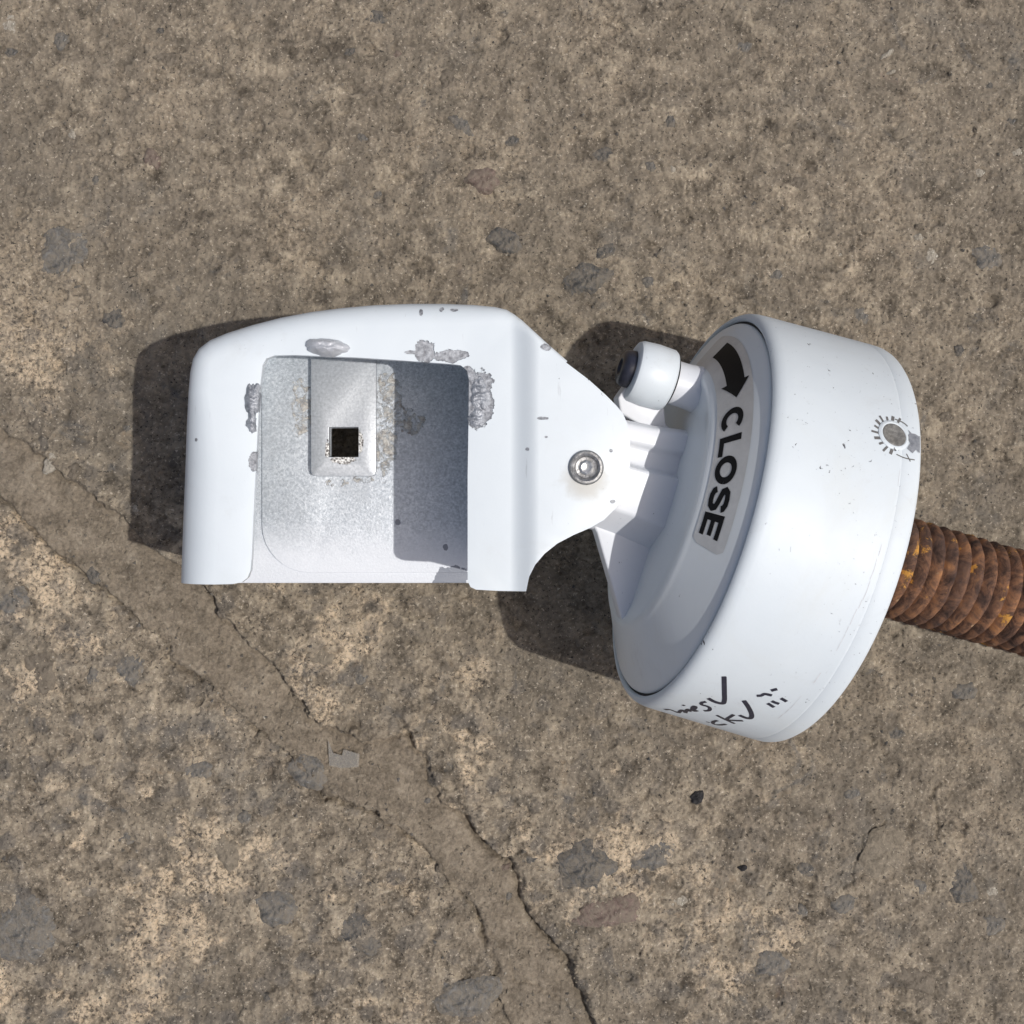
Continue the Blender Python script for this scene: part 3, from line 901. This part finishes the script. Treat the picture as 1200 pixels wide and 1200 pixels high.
# ---- sticker with arrow and CLOSE, wrapped on the cone
def on_cone(r, ang, off):
    t = math.radians(ang)
    n_s, n_r = -math.cos(BETA), math.sin(BETA)
    s, rr = cone_s(r) + n_s * off, r + n_r * off
    return L2W(s, rr * math.cos(t), rr * math.sin(t))
def cone_patch(name, rows, off, mat, parent):
    """rows: list of lists of (r, angle); neighbouring rows are joined"""
    V, Fc = [], []
    nc = len(rows[0])
    for row in rows:
        for r, a in row:
            V.append(tuple(on_cone(r, a, off)))
    for i in range(len(rows) - 1):
        for j in range(nc - 1):
            k = i * nc + j
            Fc.append((k, k + 1, k + nc + 1, k + nc))
    me = mesh_pd(name, V, Fc)
    bm = bmesh.new()
    bm.from_mesh(me)
    want = on_cone(60, 50, 5) - on_cone(60, 50, 0)
    bm.normal_update()
    if sum(f.normal.dot(want) for f in bm.faces) < 0:
        bmesh.ops.reverse_faces(bm, faces=bm.faces)
    bm.to_mesh(me)
    bm.free()
    return link_mesh(name, me, mat, parent, None)
m = NT('silver_sticker')
c = m.cramp(m.noise(90, 7, 0.7), [(0.3, (0.56, 0.555, 0.54)), (0.7, (0.70, 0.695, 0.68))])
m.bump(m.noise(160, 4), 0.0003, 0.5)
st_mat = m.fin(c, 0.42, 0.25)
A0, A1 = -2.0, 103.5
rows = []
for i in range(9):
    f = i / 8
    row = []
    for j in range(73):
        a = A0 + (A1 - A0) * j / 72
        r0, r1 = 51.0, 64.6
        e = min((a - A0), (A1 - a)) * 60 * math.pi / 180
        if e < 2.2:                      # rounded ends
            cut = 2.2 - math.sqrt(max(0, 2.2 ** 2 - (2.2 - e) ** 2))
            r0, r1 = r0 + cut, r1 - cut
        row.append((r0 + (r1 - r0) * f, a))
    rows.append(row)
sticker = cone_patch('sticker', rows, 0.15, st_mat, root)
sticker['label'] = 'silver grey sticker with black arrow and the word CLOSE'
ink = flat('black_print', (0.006, 0.006, 0.007), 0.6, 0.25, 300, 0.15)
RB, RT = 52.9, 61.0                       # foot and head of the letters
HT = RT - RB
def glyph(name, ang0, wdeg, strokes):
    """strokes in a unit box (x along the word, y towards the rim), each a polyline with a width"""
    V, Fc = [], []
    for pts, wx in strokes:
        pts = [Vector(p) for p in pts]
        n = len(pts)
        L_, R_ = [], []
        for k, p in enumerate(pts):
            d0 = (pts[k] - pts[k - 1]).normalized() if k else None
            d1 = (pts[k + 1] - pts[k]).normalized() if k < n - 1 else None
            if d0 is None: d0 = d1
            if d1 is None: d1 = d0
            t = (d0 + d1).normalized()
            nn = Vector((-t.y, t.x))
            h = wx / 2 / max(0.5, nn.dot(Vector((-d1.y, d1.x))))
            L_.append(p + nn * h)
            R_.append(p - nn * h)
        # sample each piece so that the ink follows the curve of the cone
        for k in range(n - 1):
            for q in range(4):
                b = len(V)
                for f in (q / 4, (q + 1) / 4):
                    for S in (L_, R_):
                        w = S[k].lerp(S[k + 1], f)
                        V.append(tuple(on_cone(RB + HT * w.y / 1.0, ang0 + w.x * wdeg, 0.28)))
                Fc.append((b, b + 1, b + 3, b + 2))
    me = mesh_pd(name, V, Fc)
    bm = bmesh.new()
    bm.from_mesh(me)
    bmesh.ops.remove_doubles(bm, verts=bm.verts, dist=1e-6)
    bm.normal_update()
    want = on_cone(60, 50, 5) - on_cone(60, 50, 0)
    for f in bm.faces:
        if f.normal.dot(want) < 0:
            f.normal_flip()
    bm.to_mesh(me)
    bm.free()
    return link_mesh(name, me, ink, sticker, None)
def arc_pts(cx, cy, rx, ry, a0, a1, n=20):
    return [(cx + rx * math.cos(math.radians(a0 + (a1 - a0) * k / n)), cy + ry * math.sin(math.radians(a0 + (a1 - a0) * k / n))) for k in range(n + 1)]
W = 0.235
# x is measured in letter heights (so that strokes keep their width); DEG = degrees per letter height
DEG = 10.3
oval = arc_pts(0.46, 0.5, 0.37, 0.39, 0, 360, 36)
letters = {
    'C': [(arc_pts(0.46, 0.5, 0.37, 0.39, 42, 318, 30), W)],
    'L': [([(0.12, 1.0), (0.12, 0.0)], W), ([(0.2, 0.11), (0.74, 0.11)], W * 0.92)],
    'O': [(oval, W)],
    'S': [([(0.76, 0.70), (0.72, 0.80), (0.60, 0.875), (0.42, 0.885), (0.24, 0.85), (0.155, 0.74), (0.20, 0.62), (0.36, 0.55), (0.54, 0.485), (0.71, 0.40), (0.755, 0.27), (0.67, 0.15), (0.50, 0.108), (0.32, 0.12), (0.18, 0.185), (0.12, 0.30)], W * 0.95)],
    'E': [([(0.12, 1.0), (0.12, 0.0)], W), ([(0.2, 0.11), (0.78, 0.11)], W * 0.92), ([(0.2, 0.5), (0.72, 0.5)], W * 0.88), ([(0.2, 0.89), (0.77, 0.89)], W * 0.92)],
}
for ch, a in (('C', 53.2), ('L', 64.2), ('O', 72.0), ('S', 82.2), ('E', 91.8)):
    glyph('letter', a, DEG, letters[ch])['label'] = 'black printed letter ' + ch
# arrow, bending round the rim and pointing at the word
rows = []
body_a = np.linspace(11.5, 42.0, 16)
rows = [[(55.3 + 6.6 * i / 4, a) for a in body_a] for i in range(5)]
arr = cone_patch('arrow', rows, 0.28, ink, sticker)
head = [[(58.4 + 5.2 * (2 * f - 1) * (1 - q / 3), 41.0 + 8.0 * q / 3 + 1.5 * (2 * f - 1) * (1 - q / 3)) for q in range(4)] for f in np.linspace(0, 1, 7)]
cone_patch('arrow_head', head, 0.29, ink, sticker)

# ---- hub that the ears grip, its ribs
def loft_s(name, sections, mat, parent, bev=0.8, smooth=40):
    """sections: list of (s, [(u, v), ...]) in the cap's frame"""
    bm = bmesh.new()
    rr = []
    for s, pts in sections:
        rr.append([bm.verts.new(L2W(s, u, v)) for u, v in pts])
    n = len(rr[0])
    for a, b in zip(rr[:-1], rr[1:]):
        for j in range(n):
            k = (j + 1) % n
            bm.faces.new((a[j], a[k], b[k], b[j]))
    bm.faces.new(rr[0][::-1])
    bm.faces.new(rr[-1])
    o = from_bm(name, bm, mat, parent, smooth)
    if bev:
        bevel(o, bev, 3, 30)
        bake(o, smooth)
    return o
hub_sec = [(-18.5, -14), (-18.5, 2), (-9.0, 14.5), (8.0, 16.0), (9.5, 11.0), (16.0, 10.5), (17.5, 13.0), (24.0, 12.5), (25.5, 9.0), (25.5, -14)]
def scaled(sec, k, du=0):
    return [(2.8 + (u - 2.8) * k + du, v * (0.9 + 0.1 * k)) for u, v in sec]
hub = loft_s('hub', [(S_PL + 1.5, scaled(hub_sec, 1.06)), (-22, scaled(hub_sec, 0.97)), (-36, scaled(hub_sec, 0.92)), (-50, scaled(hub_sec, 0.82)), (-57, scaled(hub_sec, 0.55))], hub_paint, root, 1.0)
# long rib running down the face from the hub
def rib(name, pts_low, pts_high, half, mat, parent):
    bm = bmesh.new()
    a = [bm.verts.new(L2W(s, u, v - half)) for s, u, v in pts_low]
    b = [bm.verts.new(L2W(s, u, v + half)) for s, u, v in pts_high]
    bm.faces.new(a)
    bm.faces.new(b[::-1])
    n = len(a)
    for k in range(n):
        j = (k + 1) % n
        bm.faces.new((a[k], b[k], b[j], a[j]))
    o = from_bm(name, bm, mat, parent)
    bevel(o, 0.8, 3, 30)
    bake(o)
    return o
tri = [(S_PL + 1, -16, 1.0), (-33, -15, 1.0), (-30, -18, 0.5), (s0 + 0.4, -47, -3.0), (S_PL + 1.0, -47, -3.0)]
rib('rib', [(s, u, v - 3) for s, u, v in tri], [(s, u, v + 1.5) for s, u, v in tri], 1.5, hub_paint, hub)
web = [(S_PL + 1, 24, 0.0), (-24, 24, 0.0), (-34, 26, 2.0), (-37, 31, 4.0), (-33, 43, 6.0), (-26, 43, 6.0), (-19, 33, 2.0), (-16, 27, 0.0)]
rib('web', [(s, u, v - 2) for s, u, v in web], [(s, u, v + 2) for s, u, v in web], 2.0, hub_paint, hub)

# ---- clamp knob standing on the face
Mk = frame_mat(L2W(3.2, 42.0, 8.0), AX, E1, E2)
boss = lathe_obj('knob_boss', [(S_PL + 6, 0), (S_PL + 6, 9.4), (S_PL + 0.5, 9.2), (S_PL - 2, 8.8), (-15, 8.3), (-18.5, 8.0), (-24.5, 8.0), (-24.5, 0)], 48, Mk, hub_paint, root, 35)
knob_paint = paint('knob_white_paint', WHITE, None, grime=0.12, speck=0.58, wave=0.0002)
knob = lathe_obj('knob', [(-23.6, 0), (-23.6, 10.0), (-23.9, 10.7), (-24.8, 11.3), (-31, 11.6), (-36.5, 11.2), (-37.8, 10.5), (-38.4, 9.3), (-38.4, 7.0), (-37.2, 6.8), (-37.2, 0)], 64, Mk, knob_paint, root, 35)
lathe_obj('rubber_ring', [(-22.8, 7.9), (-22.8, 9.0), (-23.1, 9.5), (-23.5, 9.4), (-23.5, 7.9)], 48, Mk, black_rubber, knob)
plastic = flat('black_blue_plastic', (0.018, 0.019, 0.028), 0.3, 0.5)
lathe_obj('end_plug', [(-37.3, 6.9), (-40.4, 6.8), (-41.8, 6.2), (-42.6, 5.0), (-42.6, 3.2), (-41.8, 2.6), (-41.8, 0)], 40, Mk, plastic, knob)

# ---- set screw in the side of the cap
def body_r(s):
    return 75.1 + 0.042 * (s - 7)
def on_body(s, ang, off=0.0):
    t = math.radians(ang)
    r = body_r(s) + off
    return L2W(s, r * math.cos(t), r * math.sin(t))
S_SC, A_SC = 41.4, 59.8
t_ = math.radians(A_SC)
nr_ = E1 * math.cos(t_) + E2 * math.sin(t_)
tg_ = -E1 * math.sin(t_) + E2 * math.cos(t_)
Ms = frame_mat(on_body(S_SC, A_SC), nr_, AX, tg_)
bare = metal('scraped_bare_metal', (0.20, 0.21, 0.23), (0.44, 0.45, 0.47), 0.5, 0.4, 500, 0.0004)
screw = lathe_obj('set_screw', [(-1.0, 0), (-1.0, 4.2), (0.30, 4.2), (0.45, 3.9), (0.40, 3.5), (0.32, 2.2), (0.1, 1.8), (0.1, 0)], 40, Ms, flat('screw_dark_steel', (0.13, 0.125, 0.115), 0.45, 0.9, 900), cap_body, 30)
lathe_obj('screw_collar', [(-0.6, 4.2), (0.30, 4.25), (0.45, 4.5), (0.4, 5.0), (0.0, 5.6), (-0.6, 5.6)], 48, Ms, cap_paint, cap_body, 35)

def surf_ribbon(V, Fc, path, w, off):
    """path of (s, arc length in mm) points on the cap's side -> a flat stroke of width w"""
    pts = [Vector(p) for p in path]
    # smooth
    for _ in range(2):
        if len(pts) > 2:
            q = [pts[0]]
            for a, b in zip(pts[:-1], pts[1:]):
                q += [a.lerp(b, 0.25), a.lerp(b, 0.75)]
            pts = q + [pts[-1]]
    n = len(pts)
    base = len(V)
    for k, p in enumerate(pts):
        t = (pts[min(k + 1, n - 1)] - pts[max(k - 1, 0)]).normalized()
        nn = Vector((-t.y, t.x))
        ww = w / 2 * (0.8 if k in (0, n - 1) else 1.0)
        for sg in (1, -1):
            q = p + nn * ww * sg
            V.append(tuple(on_body(q.x, math.degrees(q.y / 76.0), off)))
    for k in range(n - 1):
        a = base + 2 * k
        Fc.append((a, a + 2, a + 3, a + 1))
def ribbons(name, paths, off, mat, parent):
    V, Fc = [], []
    for path, w in paths:
        surf_ribbon(V, Fc, path, w, off)
    me = mesh_pd(name, V, Fc)
    bm = bmesh.new()
    bm.from_mesh(me)
    bm.normal_update()
    for f in bm.faces:
        cdir = f.calc_center_median() / MM - CC
        rad = cdir - AX * cdir.dot(AX)
        if f.normal.dot(rad) < 0:
            f.normal_flip()
    bm.to_mesh(me)
    bm.free()
    return link_mesh(name, me, mat, parent, None)
YS = math.radians(A_SC) * 76.0
marks = []
for k in range(11):                       # tool marks fanned round the left of the screw
    a = math.radians(95 + k * 19)
    r0, r1 = 5.3 + 0.2 * (k % 2), 7.6 + 0.5 * math.sin(k * 2.1)
    marks.append(([(S_SC + r0 * math.cos(a), YS + r0 * math.sin(a)), (S_SC + r1 * math.cos(a + 0.06), YS + r1 * math.sin(a + 0.06))], 1.0 + 0.35 * (k % 3 == 0)))
marks += [([(S_SC + 1, YS + 7.0), (S_SC + 4, YS + 7.6), (S_SC + 7.5, YS + 7.2)], 0.4), ([(S_SC + 0.5, YS - 6.6), (S_SC + 3.5, YS - 6.2), (S_SC + 5, YS - 5.0)], 0.5), ([(S_SC + 4.5, YS + 5.8), (S_SC + 6.0, YS + 8.2)], 0.5)]
ribbons('tool_mark', marks, 0.07, flat('dark_scratch', (0.13, 0.125, 0.12), 0.6), cap_body)
# bare notch from the screw to the rear edge
notch = [[(S_SC + 5.0, -3.6), (S_SC + 6.4, -2.9), (S_SC + 7.6, -2.2), (S_SC + 8.8, -2.4), (S_SC + 9.2, -2.5)], [(S_SC + 5.2, 4.0), (S_SC + 6.6, 4.6), (S_SC + 7.8, 3.8), (S_SC + 8.9, 3.9), (S_SC + 9.2, 4.0)]]
V, Fc = [], []
for k in range(5):
    for i in range(7):
        f = i / 6
        s = notch[0][k][0] * (1 - f) + notch[1][k][0] * f
        y = notch[0][k][1] * (1 - f) + notch[1][k][1] * f
        y += 0.5 * math.sin(k * 2.3 + i) * (1 if i in (0, 6) else 0)
        s += 0.6 * math.sin(i * 1.9) * (1 if k == 0 else 0)
        V.append(tuple(on_body(s, math.degrees((YS + y) / 76.0), 0.14)))
for k in range(4):
    for i in range(6):
        a = k * 7 + i
        Fc.append((a, a + 1, a + 8, a + 7))
link_mesh('bare_patch', mesh_pd('bare_patch', V, Fc), bare, cap_body, None)

# faint rubbed line round the rear of the cap, broken where the paint held
rub = []
r_ = np.random.default_rng(21)
y = math.radians(62) * 76.0 + 9
while y < math.radians(150) * 76.0:
    ln_ = r_.uniform(1.5, 7.0)
    s_ = 43.9 - 0.05 * (y - 90) + r_.normal(0, 0.15)
    rub.append(([(s_, y), (s_ + r_.normal(0, 0.12), y + ln_ * 0.5), (s_ - 0.02 * ln_, y + ln_)], r_.uniform(0.10, 0.26)))
    y += ln_ + (r_.uniform(0.0, 1.5) if r_.random() < 0.6 else r_.uniform(6, 20))
ribbons('rub_mark', rub, 0.06, flat('rubbed_grey', (0.56, 0.56, 0.57), 0.6), cap_body)

# ---- handwriting on the lower side of the cap (measured where each stroke meets the cap)
def hit_body(px, py):
    d = Vector(((px - 600) / FPX, -(py - 600) / FPX, -1.0))
    o_ = Vector((0, 0, CAM_H)) - CC
    best = None
    t = 380.0
    while t < 560:
        p = o_ + d * t
        s, u, v = p.dot(AX), p.dot(E1), p.dot(E2)
        if 0 < s < 52 and math.hypot(u, v) <= body_r(s):
            return (s, math.atan2(v, u) % (2 * math.pi) * 76.0)
        t += 0.05
    return None
def wr(pts):
    out = []
    for x, y in pts:
        h = hit_body(740 + x / 5.4545, 770 + y / 5.4545)
        if h:
            out.append(h)
    return out
hand = [
    [(490, 262), (530, 285), (575, 297), (596, 290), (594, 210), (592, 122)],
    [(212, 335), (245, 333), (275, 345), (300, 356)], [(300, 356), (318, 338), (335, 338), (345, 356)], [(345, 356), (352, 338), (368, 330), (374, 348)],
    [(325, 308), (342, 306)],
    [(384, 338), (405, 330), (414, 316), (398, 312), (386, 328), (396, 346), (424, 340)],
    [(478, 284), (445, 290), (448, 305), (485, 312), (505, 325), (498, 342), (462, 342)],
    [(478, 412), (500, 418)], [(552, 404), (524, 410), (518, 424), (545, 434), (606, 428)],
    [(545, 370), (600, 398), (660, 424)], [(655, 366), (618, 388), (606, 400), (650, 404), (714, 406)],
    [(690, 370), (730, 388), (764, 392), (772, 368), (750, 320), (718, 276)],
    [(800, 246), (830, 246), (846, 234), (864, 236), (898, 244)], [(892, 214), (912, 208), (932, 203)],
    [(870, 294), (890, 306), (912, 320)], [(896, 280), (918, 290), (944, 298)], [(955, 262), (974, 272), (992, 284)],
]
hp = [(wr(h), 1.7 if k in (0, 11) else 1.35) for k, h in enumerate(hand)]
hp = [(h, w) for h, w in hp if len(h) > 1]
hw = ribbons('handwriting', hp, 0.10, flat('marker_ink', (0.022, 0.022, 0.035), 0.5, 0.6, 500), cap_body)
hw['label'] = 'black marker notes with two ticks written on the cap side'

# ---- rusty threaded rod, its far end resting on the concrete
def rod():
    m = NT('rusty_steel')
    f1 = m.noise(130, 9, 0.72, 0.8)
    c = m.cramp(f1, [(0.35, (0.040, 0.024, 0.019)), (0.46, (0.125, 0.068, 0.046)), (0.55, (0.26, 0.132, 0.075)), (0.68, (0.44, 0.21, 0.092))])
    c = m.mix(m.math('MULTIPLY', m.ramp(m.noise(40, 4), 0.5, 0.7), 0.6), c, (0.105, 0.072, 0.062))
    c = m.mix(m.ramp(m.noise(95, 6, 0.7, 0.3), 0.585, 0.65), c, (0.68, 0.34, 0.075))
    c = m.mix(m.math('MULTIPLY', m.ramp(m.voro(230), 0.22, 0.12), m.ramp(m.noise(70, 2), 0.52, 0.58)), c, (0.46, 0.30, 0.17))
    m.bump(m.noise(420, 8, 0.75), 0.0014, 1.0)
    mat = m.fin(c, 0.88, 0.0, 0.3)
    R, pitch, S0, S1 = 19.8, 5.5, 44.0, 366.0
    per, ns = 12, 120
    n = int((S1 - S0) / pitch * per)
    sv = np.linspace(S0, S1, n + 1)
    tt = np.arange(ns) / ns * 2 * math.pi
    SS, TT = np.meshgrid(sv, tt, indexing='ij')
    phs = (SS / pitch + TT / (2 * math.pi)) % 1.0
    # buttress-like worn crests: slow rise, sharp fall
    prof_ = np.where(phs < 0.70, np.sin(phs / 0.70 * math.pi / 2) ** 0.8, np.cos((phs - 0.70) / 0.30 * math.pi / 2) ** 0.7)
    rr = R + 0.2 - 3.8 * (1 - prof_) + 0.50 * fbm(SS, TT * R, 7, 4, 700, 0.6) + 0.14 * fbm(SS, TT * R, 1.8, 2, 720)
    ca, sa = np.array(AX), None
    e1, e2, c0 = np.array(E1), np.array(E2), np.array(CC)
    pos = c0 + SS[..., None] * ca + (rr * np.cos(TT))[..., None] * e1 + (rr * np.sin(TT))[..., None] * e2
    V = [tuple(p) for p in pos.reshape(-1, 3)]
    Fc = []
    for i in range(n):
        b = i * ns
        for j in range(ns):
            k = (j + 1) % ns
            Fc.append((b + j, b + k, b + ns + k, b + ns + j))
    Fc.append(tuple(range(ns))[::-1])
    Fc.append(tuple(range(n * ns, n * ns + ns)))
    me = mesh_pd('threaded_rod', V, Fc)
    bm = bmesh.new()
    bm.from_mesh(me)
    bmesh.ops.recalc_face_normals(bm, faces=bm.faces)
    bm.to_mesh(me)
    bm.free()
    return link_mesh('threaded_rod', me, mat, root, 70)
rod_o = rod()
rod_o['label'] = 'rusty brown threaded rod coming out of the cap'
